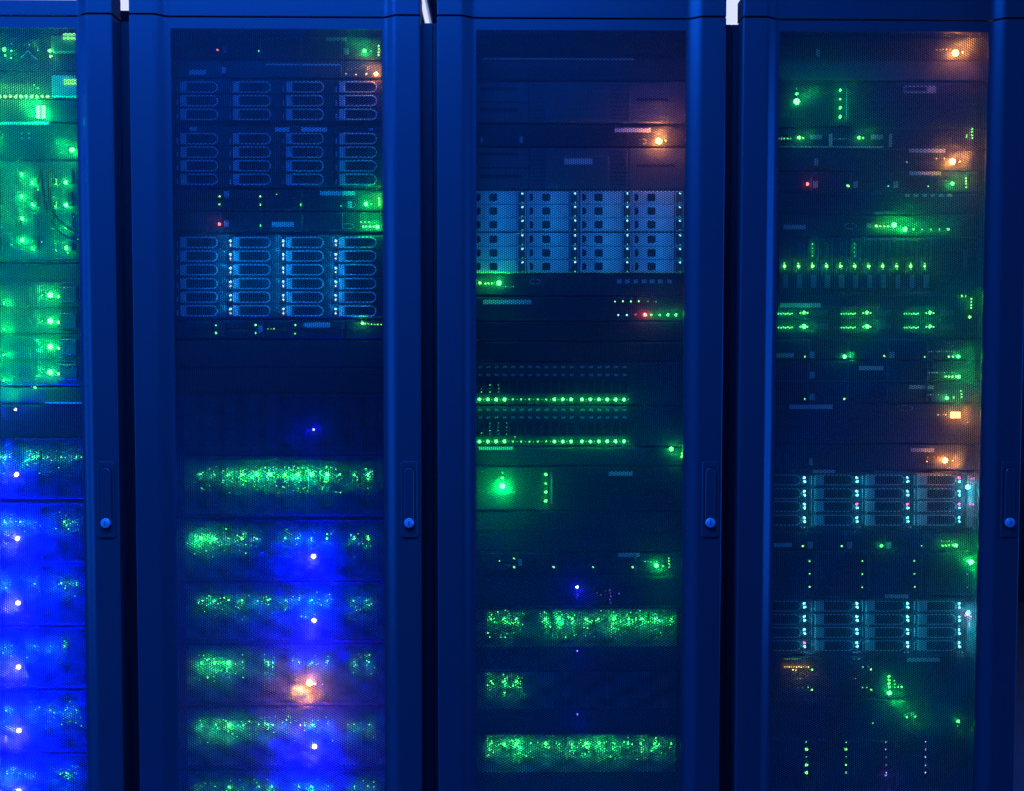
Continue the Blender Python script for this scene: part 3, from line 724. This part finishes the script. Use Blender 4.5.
d.led(663, 566, 'G', 2, 4, dy=-.0028); d.leds([(669, 558), (669.2, 561), (669.2, 564), (669.2, 567)], 'L', 1.8, 4, dy=-.0028); d.leds([(645+3*i, 561.5) for i in range(5)], 'T', 1.4, 2, dy=-.0028)
d = Dev(R, 575.5, 605.5, 'storage_controller', 'dark controller with a small blue light above the long green bands of the third rack', 'storage controller', 'controllers with one blue light')
d.plate(-.2215, .2215, .0012, d.h-.0012); d.grille(-.09, .205, .006, d.h-.006); d.led(577, 587, 'B', 3.2, 8, .12, .018, dy=-.0026)
d.leds([(610+(i % 3)*.3, 590+3.2*i) for i in range(5)], 'P', 1.4, 2, dy=-.003); d.leds([(597, 593), (601, 595), (606, 591), (614, 596), (619, 593.5)], 'P', 1.3, 1.2, dy=-.003)  # violet sparkles imitated by small emissive dots, no lamps of the unit
a3 = dict(anchor=504, pitch=13.87, frac=.635, pw=.075)
enclosure(R, 606, 668, 'disk enclosure with the upper long green light band and tiny blue light, third rack', 619.5,
          [(491, 0), (504, 1), (516.5, 1), (545.5, 1), (558.8, 2), (572, 1), (586, 1), (598, 0), (614, 2), (628.5, 1), (641.5, 1), (655, 2), (671, 0)], (577, 651, .004), **a3)
enclosure(R, 668.5, 730.5, 'disk enclosure with only two green lights at its left end in the third rack', 682, [(491, 0), (504, 1), (516.5, 1)], (577.5, 714.5, .004), **a3)
enclosure(R, 731, 793, 'disk enclosure with the lowest long green band in the third rack', 744.5,
          [(491, 1), (504, 1), (517, 3), (531, 0), (545.5, 1), (559, 0), (572, 1), (586, 2), (599, 2), (614, 1), (628, 0), (641, 1), (655, 1), (671, 0)], None, **a3)

# ================================================================== rightmost rack
R = 3
d = Dev(R, 37.5, 81, 'storage_server', 'tall dark server with the topmost orange light of the rightmost rack', 'server', 'dark servers with an orange light')
d.plate(-.2215, .2215, d.h*.47, d.h-.0012, 'upper_bezel', PLAST, .004); d.plate(-.2215, .09, .0012, d.h*.45, 'lower_bezel', GREY, .003); d.plate(.0915, .2215, .0012, d.h*.45, 'side_module', GREY, .003)
d.box('release_handle', 815.5, 50, 819, 57, .006, TRIM, .001)
d.led(955.3, 53, 'O', 7, 12, .8, .020, dy=-.004); glow(d.o, d.l(955.3, 53, -.004), 'O', .5, .036); d.led(962.5, 52.5, 'O', 2.6, 5, dy=-.004); d.leds([(937+3.2*i, 49.5) for i in range(5)], 'O', 1.6, 3, dy=-.004)
d = router(R, 82, 127.5, 294.5, -384.3, 'router with a green light and a column of small ones, high in the rightmost rack', .18)
d.label(904, 86, 936, 93); d.led(808, 97, 'G', 1, .5, .18, .04, dy=-.004)  # faint extra dot and its light added to widen the green halo
for q in range(5): d.box('port_icon_or_glint', 781+5*q, 112.5, 784+5*q, 118, .0045, GREY, .0004)
d = Dev(R, 128, 148.5, 'rack_server', 'thin server with two white handles and two green lights in the rightmost rack', 'server', 'thin servers')
d.plate(-.2215, .2215, .004, d.h-.0012)
for x in (829.8, 889.8): d.box('release_handle', x-1.2, 134.5, x+1.4, 147, .0072, PALE if x < 850 else TRIM, .001)
for x in (815, 876): d.box('drive_label', x-5.5, 135, x+6.5, 139.6, .0030, TRIM, .0003)
d.leds([(799, 137.6, 3.6), (803, 137.8, 2), (859, 137.6, 3.2), (863, 137.8, 2)], 'L', 3, 6, .06, dy=-.0022); d.leds([(778.5+3*i, 138.6) for i in range(5)], 'G', 2, 2, dy=-.0022)
d.leds([(834+3*i, 138.8) for i in range(6)], 'T', 1.6, 1, dy=-.0022); d.leds([(972, 129), (972, 132), (972, 135), (966.5, 135.5), (966, 137), (972, 138)], 'L', 2.2, 4, dy=-.0022)
d.box('pale_strip', 777, 146.6, 883, 147.8, .0034, TRIM, 0)
d = Dev(R, 149, 171, 'storage_server', 'dark server with the second orange light from the top of the rightmost rack', 'server', 'dark servers with an orange light')
d.plate(-.2215, .09, .0012, d.h-.0012, 'front_bezel', PLAST, .003); d.plate(.0915, .2215, .0012, d.h-.0012, 'side_module', PLAST, .0022)
d.label(909, 148.8, 945, 152.4); d.box('release_handle', 813.5, 159, 817.5, 166, .006, TRIM, .001); d.led(907, 162, 'W', 2, .8)
d.led(952.3, 161.8, 'O', 7, 12, .8, .020, dy=-.003); glow(d.o, d.l(952.3, 161.8, -.003), 'O', .45, .036); d.led(959.5, 161.8, 'O', 2.4, 5, dy=-.003); d.leds([(934+2.6*i, 158.6) for i in range(5)], 'O', 1.4, 3, dy=-.003)
d = server(R, 171.5, 193, 'thin server with a red light, just below the second orange light of the rightmost rack', marks=[(815, 185), (855, 185), (895, 185)])
d.label(909, 171.4, 941, 175.2)
d.led(807.5, 184, 'R', 3, 7, .02, .014); d.leds([(848, 185.8, 3), (888, 186, 1.8), (928.3, 186, 1.8)], 'L', 2, 4)
d.led(952.2, 183.8, 'G', 4, 8, .22, .018); d.leds([(966, 178), (966.2, 181), (966.2, 184), (966.3, 187)], 'L', 2.2, 4)
d.leds([(937+3*i, 180.8) for i in range(5)], 'C', 1.2, .8)
d = Dev(R, 193.5, 214, 'network_switch', 'dark switch with a row of pale icons at right, above the bright green light pair', 'switch', 'thin switches of the rightmost rack')
d.plate(-.2215, .2215, .0012, d.h-.0012); d.grille(-.2, .05, .004, d.h-.004)
for i in range(6): d.box('port_icon_or_glint', 905+8.4*i, 194.2, 909.5+8.4*i, 197, .0030, TRIM, .0003)
d = Dev(R, 214.5, 236.5, 'network_switch', 'dark switch with the bright pair of green lights in the rightmost rack', 'switch', 'thin switches of the rightmost rack')
d.plate(-.2215, .2215, .0012, d.h-.0012); d.label(783, 225, 806, 229.2); d.loop(850.5, 226, 6, 2.6); d.box('mode_button', 866, 223.5, 871, 228, .0032, TRIM, .0004)
d.leds([(876.5, 226, 3), (880.5, 226.4, 2), (884.5, 226.4, 2), (888, 226.4, 2)], 'L', 2, 6, .06); d.led(894.3, 225, 'G', 5.5, 10, .5, .022); d.led(905, 229.2, 'G', 5, 9, .45, .022)
d.leds([(913.3, 229.2, 2.6), (922.5, 229.4), (930.8, 229.4), (939.5, 229.4), (948.2, 229.2, 2.8)], 'G', 2, 4, .04)
# blade chassis
d = Dev(R, 237, 294.5, 'blade_chassis', 'chassis of eleven upright blades with green lights in the rightmost rack', 'server')
for i in range(11):
    x = 784.5+14.03*i
    a, b_ = d.l(x-6.6, 293), d.l(x+6.8, 239); b = MB(); b.box(a[0], b_[0], -.004, .001, a[2], b_[2], .0014)
    bl = b.build('blade', PLAST, d.o)
    lit = i in (2, 5)
    a, b_ = d.l(x-1.8, 257.5), d.l(x+1.6, 242); b = MB()
    for q in range(9): z = a[2]+(b_[2]-a[2])*q/9; b.box(a[0], b_[0], -.0056, -.0035, z, z+(b_[2]-a[2])/15)
    b.build('vent_slots', GREY, bl)
    if lit:
        for q in range(4): d.led(x, 244+4*q, 'G', 1.8, 1.4, .01, .006, dy=-.0058, parent=d.o)
    d.box('blade_label', x-2.2, 275, x+2.8, 288, .0056, GREY2, .0002, bl)
    d.box('ejector', x+4.4, 240, x+5.4, 262, .0062, GREY, .0003, bl)
    d.led(x, 266.2, 'L', 3.2, 6, .05, .012, dy=-.004, parent=None); d.led(x-.3, 263.3, 'L', 1.6, 3, dy=-.004); d.led(x+.3, 269, 'G', 1.4, 2, dy=-.004)
d.box('asset_label', 963.5, 249, 967.5, 271, .0030, GREY, .0002)
d = Dev(R, 295, 338, 'disk_array', 'disk array with three columns of green light pairs in the rightmost rack', 'disk array')
d.label(780, 303, 821, 307.4, dy=-.0045)
for x in (778, 841, 904):
    for y in (313, 326.8):
        a, b_ = d.l(x-1.5, y+6.2), d.l(x+57, y-6.2); b = MB(); b.box(a[0], b_[0], -.004, .001, a[2], b_[2], .0012); c_ = b.build('drive_carrier', PLAST, d.o)
        d.box('drive_label', x+35, y-3.2, x+49, y+2.6, .0050, GREY, .0003, c_)
        d.leds([(x+.5+2.3*i, y+.6+(.3 if i % 2 else 0)) for i in range(7)], 'G', 1.9, 3.0, .012, .008, dy=-.004)
        big = 4.6 if (x < 900 and y > 320) else 3.6
        d.led(x+26, y-.3, 'G', big, 7, .16 if big > 4 else .06, .014, dy=-.004); d.led(x+22.5, y, 'L', 2, 4, dy=-.004); d.led(x+29.5, y, 'L', 1.8, 3, dy=-.004)
d.leds([(962, 295.8+.2, 2.6), (966, 296.2, 1.8), (971.2, 299), (971.2, 302), (971.2, 305), (971, 308), (969.8, 317, 3)], 'L', 2, 4, .02, dy=-.001)
d = server(R, 338.5, 360, 'thin server with four green lights, directly below the disk array with three light columns', marks=[(811.5, 355), (851, 355), (891, 355)])
d.label(775, 353, 794, 357.6)
d.leds([(805, 356.6, 2), (884.5, 356, 2.4), (924.5, 357, 1.8)], 'L', 2, 4); d.led(844.8, 356.6, 'G', 4, 8, .12, .014)
d.leds([(949, 356.6), (953, 356.4)], 'L', 2.2, 5); d.led(958.4, 356.2, 'G', 4, 8, .28, .02); d.leds([(929+2.5*i, 351.5) for i in range(11)], 'C', 1.1, .9); d.leds([(946+3*i, 343) for i in range(4)], 'C', 1.2, .5); d.leds([(947+3*i, 345.5) for i in range(3)], 'C', 1.2, .5)
d = server(R, 360.5, 381, 'thin server with a pale centre sticker and a green light bar in the rightmost rack', marks=[(811.5, 375)])
d.label(859, 366, 883.5, 370.2); d.leds([(929.5+2.5*i, 372.6) for i in range(11)], 'C', 1.1, 1.2); d.leds([(945.5, 376.5), (949, 376.6), (952.5, 376.6), (956, 376.5)], 'L', 2.4, 5, .03); d.led(958.7, 376.6, 'G', 4, 7, .22, .02)
d.box('pale_strip', 776, 380.2, 935, 381, .0034, GREY, 0)
d = server(R, 381.5, 402.5, 'thin server with two green lights at its lower edge, above the amber bar light', marks=[(811.5, 397)])
d.label(909, 385.2, 934, 389); d.leds([(805, 398.8), (844.5, 398.8, 2.6)], 'L', 2.2, 4); d.led(947, 398, 'G', 4, 7, .2, .02); d.led(953.5, 397.6, 'G', 2.4, 4); d.leds([(961, 391), (961.2, 394), (961.2, 397)], 'L', 2.2, 4); d.leds([(928+2.6*i, 394.6) for i in range(8)], 'C', 1.1, 1.2)
d = Dev(R, 403, 443, 'storage_server', 'tall dark server with the amber bar light in the rightmost rack', 'server', 'dark servers with an orange light')
d.plate(-.2215, .2215, .0012, d.h-.0012, 'front_bezel', PLAST, .003); d.label(789, 404.6, 833, 409, dy=-.0032); d.loop(905, 408, 8, 2.6); d.grille(-.2, .08, .006, d.h*.6)
d.bar('amber_light_bar', 950.2, 412, 960.6, 418, 'O', 8, dy=-.003); glow(d.o, d.l(955.5, 415, -.003), 'O', .75, .03); d.leds([(938+2.6*i, 414.8) for i in range(4)], 'O', 1.4, 3, dy=-.003); d.led(967.8, 422, 'O', 1.6, 2, dy=-.003)
d = Dev(R, 443.5, 470, 'storage_server', 'dark server with the lowest orange light of the rightmost rack', 'server', 'dark servers with an orange light')
d.plate(-.2215, .2215, .0012, d.h-.0012, 'front_bezel', PLAST, .003); d.label(911, 448, 934, 452, dy=-.0032); d.box('release_handle', 808.8, 458, 812.2, 465, .006, TRIM, .001); d.grille(-.12, .06, .006, d.h-.008)
d.led(945.3, 460.4, 'O', 6, 12, .7, .020, dy=-.003); glow(d.o, d.l(945.3, 460.4, -.003), 'O', .4, .034); d.led(953, 461, 'O', 2, 5, dy=-.003); d.leds([(927, 461.5), (928, 457.5), (934, 457), (938, 457.5), (940, 460)], 'O', 1.5, 3, dy=-.003)
XB = (804.5, 857.0, 907.7, 959.3)
def shelf_b(y0, y1, rows, lab, mags, gl):
    d = shelf(R, y0, y1, 'b', XB, rows, lab, 'disk shelves with loop-handled drives')
    for ri, yr in enumerate(rows):
        for ci, x in enumerate(XB):
            mg = (ri, ci) in mags
            d.led(x-.2, yr-1.9, 'M' if mg else 'C', 2.9, 4.5, dy=-.0050); d.led(x+.2, yr+1.9, 'C', 3.0, 4.5, .05, .020, dy=-.0050)
    d.box('control_module', 965.5, y0+5, 979, y1-4, .0052, GREY, .0012)
    d.led(gl[0], gl[1], 'C', 5.5, 5, .45, .016, dy=-.0054); glow(d.o, d.l(gl[0]+2, gl[1]+14, -.0054), 'C', .22, .02)
    if gl[2]: d.led(gl[0]-2, gl[1]+2, 'M', 3, 4, .08, .012, dy=-.0054); d.led(gl[0]+2.5, gl[1]+3.2, 'M', 2.4, 3, dy=-.0054)
    return d
d = shelf_b(471, 531, (479.6, 493.2, 506.0, 519.6), 'upper cyan-lit disk shelf with several pink lights in the rightmost rack', {(2, 1), (2, 2), (2, 3), (0, 3)}, (967.8, 487, False))
d.label(813, 469.8, 835, 473); 
for x in XB[:3]: d.leds([(x-3, 527), (x, 527.2), (x+3, 527)], 'C', 1.3, .8)
d.leds([(971, 478.5), (974, 478.5), (970, 504.3), (973.5, 504.3)], 'M', 2, 2.5, .02, dy=-.0056)
d = server(R, 531.5, 551, 'thin server with four green lights between the two cyan-lit disk shelves', marks=[(809.5, 545), (849, 545), (888, 545)])
d.label(773.5, 543, 792, 547); d.leds([(803, 546, 2.6), (842, 546, 2.6), (921.5, 546, 1.8)], 'L', 2, 4); d.led(881.5, 545.8, 'G', 3.2, 6, .05)
d.leds([(942.5+3.4*i, 545.6) for i in range(4)], 'G', 2.4, 5, .03); d.led(956, 545.5, 'G', 4, 7, .15, .018); d.leds([(941.5+2.6*i, 541) for i in range(5)], 'L', 1.2, 2)
d = Dev(R, 551.5, 596, 'disk_array', 'dark drive unit between cyan-lit shelves with a bright green light at its right edge', 'disk array')
for i, x in enumerate((809.5, 862, 914.5, 967)):
    a, b_ = d.l(x-42, 594), d.l(x+9.8, 553.5); b = MB(); b.box(max(a[0], -.2215), min(b_[0], .2215), -.003, .001, a[2], b_[2], .0014); m_ = b.build('drive_column', PLAST, d.o)
    d.leds([(x, 561, 2.2 if i < 3 else 1.4), (x, 574, 2.2 if i < 3 else 1.4), (x, 587, 2.2 if i < 3 else 1.4)], 'W' if i == 3 else 'L', 2, 3, dy=-.003)
    if i < 3: d.box('column_label', x+4.8, 554.5, x+8, 590, .0034, GREY, .0003, m_)
d.led(971, 562, 'G', 6, 10, .75, .020, dy=-.003); d.led(967.5, 560.5, 'G', 2, 4, dy=-.003)
d = shelf_b(596.5, 655, (605.3, 618.5, 631.5, 644.6), 'lower cyan-lit disk shelf with one pink light at lower left in the rightmost rack', {(3, 0)}, (968, 613, True))
d.label(885, 594.4, 908.5, 598.2)
for x in XB: d.leds([(x-3, 652.2), (x, 652.2), (x+3, 652.2)], 'C', 1.3, .8)
d = Dev(R, 655.5, 698, 'network_switch', 'switch with a green L-shaped light cluster and yellow dotted lights in the rightmost rack', 'switch', 'thin switches of the rightmost rack')
d.plate(-.2215, .2215, .0012, d.h-.0012); d.label(907, 657.8, 940, 661.8)
d.leds([(784.5+2.6*i, 659) for i in range(7)], 'L', 1.2, 1.2); d.leds([(784.5+2.4*i, 666.8+(i % 2)*.4) for i in range(11)], 'Y', 1.6, 2.5, .006, .006); d.leds([(793, 670), (796, 670.3)], 'Y', 2, 2.5)
d.leds([(811.8, 669.8, 2.6), (871.3, 669.6, 2.6), (811.8, 690, 2.6), (871.3, 689.8, 2.2)], 'L', 2, 4); d.leds([(808, 667.6), (863, 667), (868, 666.5), (867, 687.5), (862.5, 687.5), (808, 687.2), (803, 687.6), (798, 687.6)], 'G', 1.4, 2)
d.leds([(795+2.6*i, 678.6) for i in range(4)]+[(854+2.6*i, 658.8) for i in range(3)]+[(853+2.5*i, 678.6) for i in range(2)], 'L', 1.1, 1)
d.leds([(889, 676.5), (889, 680), (889, 683.5), (889.2, 687)], 'G', 2.8, 5, .03); d.led(889.5, 693, 'G', 5, 9, .25, .022)
d.leds([(894.6, 681), (894.8, 684), (895, 687.3), (898.5, 687), (901.6, 686.6, 2.6)], 'G', 1.8, 4)
for i in range(12): d.box('network_port', 840+8*i if i > 6 else 779+8*i, 672, 845.5+8*i if i > 6 else 784.5+8*i, 676, .0030, DARK, .0004)
d = Dev(R, 698.5, 738, 'network_switch', 'dark switch with one green light at right, second from the bottom of the rightmost rack', 'switch', 'thin switches of the rightmost rack')
d.plate(-.2215, .2215, .0012, d.h-.0012); d.grille(-.2, -.02, .006, d.h-.006)
d.led(958, 721.3, 'G', 3.6, 6, .07, .014); d.led(957.8, 726, 'G', 1.4, 2); d.leds([(907, 716.8, 2.8), (915.5, 716.6, 2)], 'G', 2, 4, .03); d.led(872.8, 723, 'G', 2, 3)
glow(d.o, d.l(900, 706, 0), 'G', .22, .03)
d = Dev(R, 738.5, 790, 'disk_array', 'dark drive unit with columns of five tiny lights along the bottom of the rightmost rack', 'disk array')
for x in (806.5, 846, 886, 925.5):
    a, b_ = d.l(x-30, 788.5), d.l(x+8.6, 740); b = MB(); b.box(max(a[0], -.2215), b_[0], -.003, .001, a[2], b_[2], .0014); b.build('drive_column', PLAST, d.o)
    w_ = 3.4 if x < 860 else 2
    d.leds([(x, 742, 1.8), (x, 749.3, w_), (x, 757, 1.5), (x, 765, w_ if x < 820 else 1.8), (x, 772.6, w_ if x < 820 else 2)], 'L' if x < 860 else 'W', 2, 3 if x < 860 else 1.2, dy=-.003)
d.led(885.8, 775.3, 'P', 2.4, 4, .03, dy=-.003)

# ------------------------------------------------------------------ light and exposure
def area(name, loc, rot, sx, sy, col, e):
    ld = bpy.data.lights.new(name, 'AREA'); ld.shape = 'RECTANGLE'; ld.size = sx; ld.size_y = sy; ld.color = col; ld.energy = e
    o = bpy.data.objects.new(name, ld); COL.objects.link(o); o.location = loc; o.rotation_euler = rot; return o
BL = (.004, .118, 1)
area('aisle_lamp', (-.85, -.88, 2.70), (math.radians(18), 0, 0), 2.6, .3, BL, 98)
area('aisle_end_lamp_a', (-3.3, -.60, 1.3), (0, math.radians(-90), 0), 2.4, .9, BL, 42)
area('aisle_end_lamp_b', (3.3, -.36, 1.3), (0, math.radians(90), 0), 2.4, .5, BL, 52)

w = bpy.data.worlds.new('world'); SC.world = w; w.use_nodes = True
w.node_tree.nodes['Background'].inputs['Color'].default_value = (0, .005, .05, 1); w.node_tree.nodes['Background'].inputs['Strength'].default_value = .2
SC.view_settings.view_transform = 'Standard'; SC.view_settings.look = 'None'
SC.view_settings.gamma = 1; SC.view_settings.exposure = 0; SC.view_settings.use_curve_mapping = False
SC.cycles.sample_clamp_indirect = 4; SC.cycles.max_bounces = 5; SC.cycles.use_denoising = True; SC.cycles.denoising_prefilter = 'NONE'; SC.cycles.use_adaptive_sampling = False
SC.cycles.use_light_tree = True
SC.cycles.caustics_reflective = False
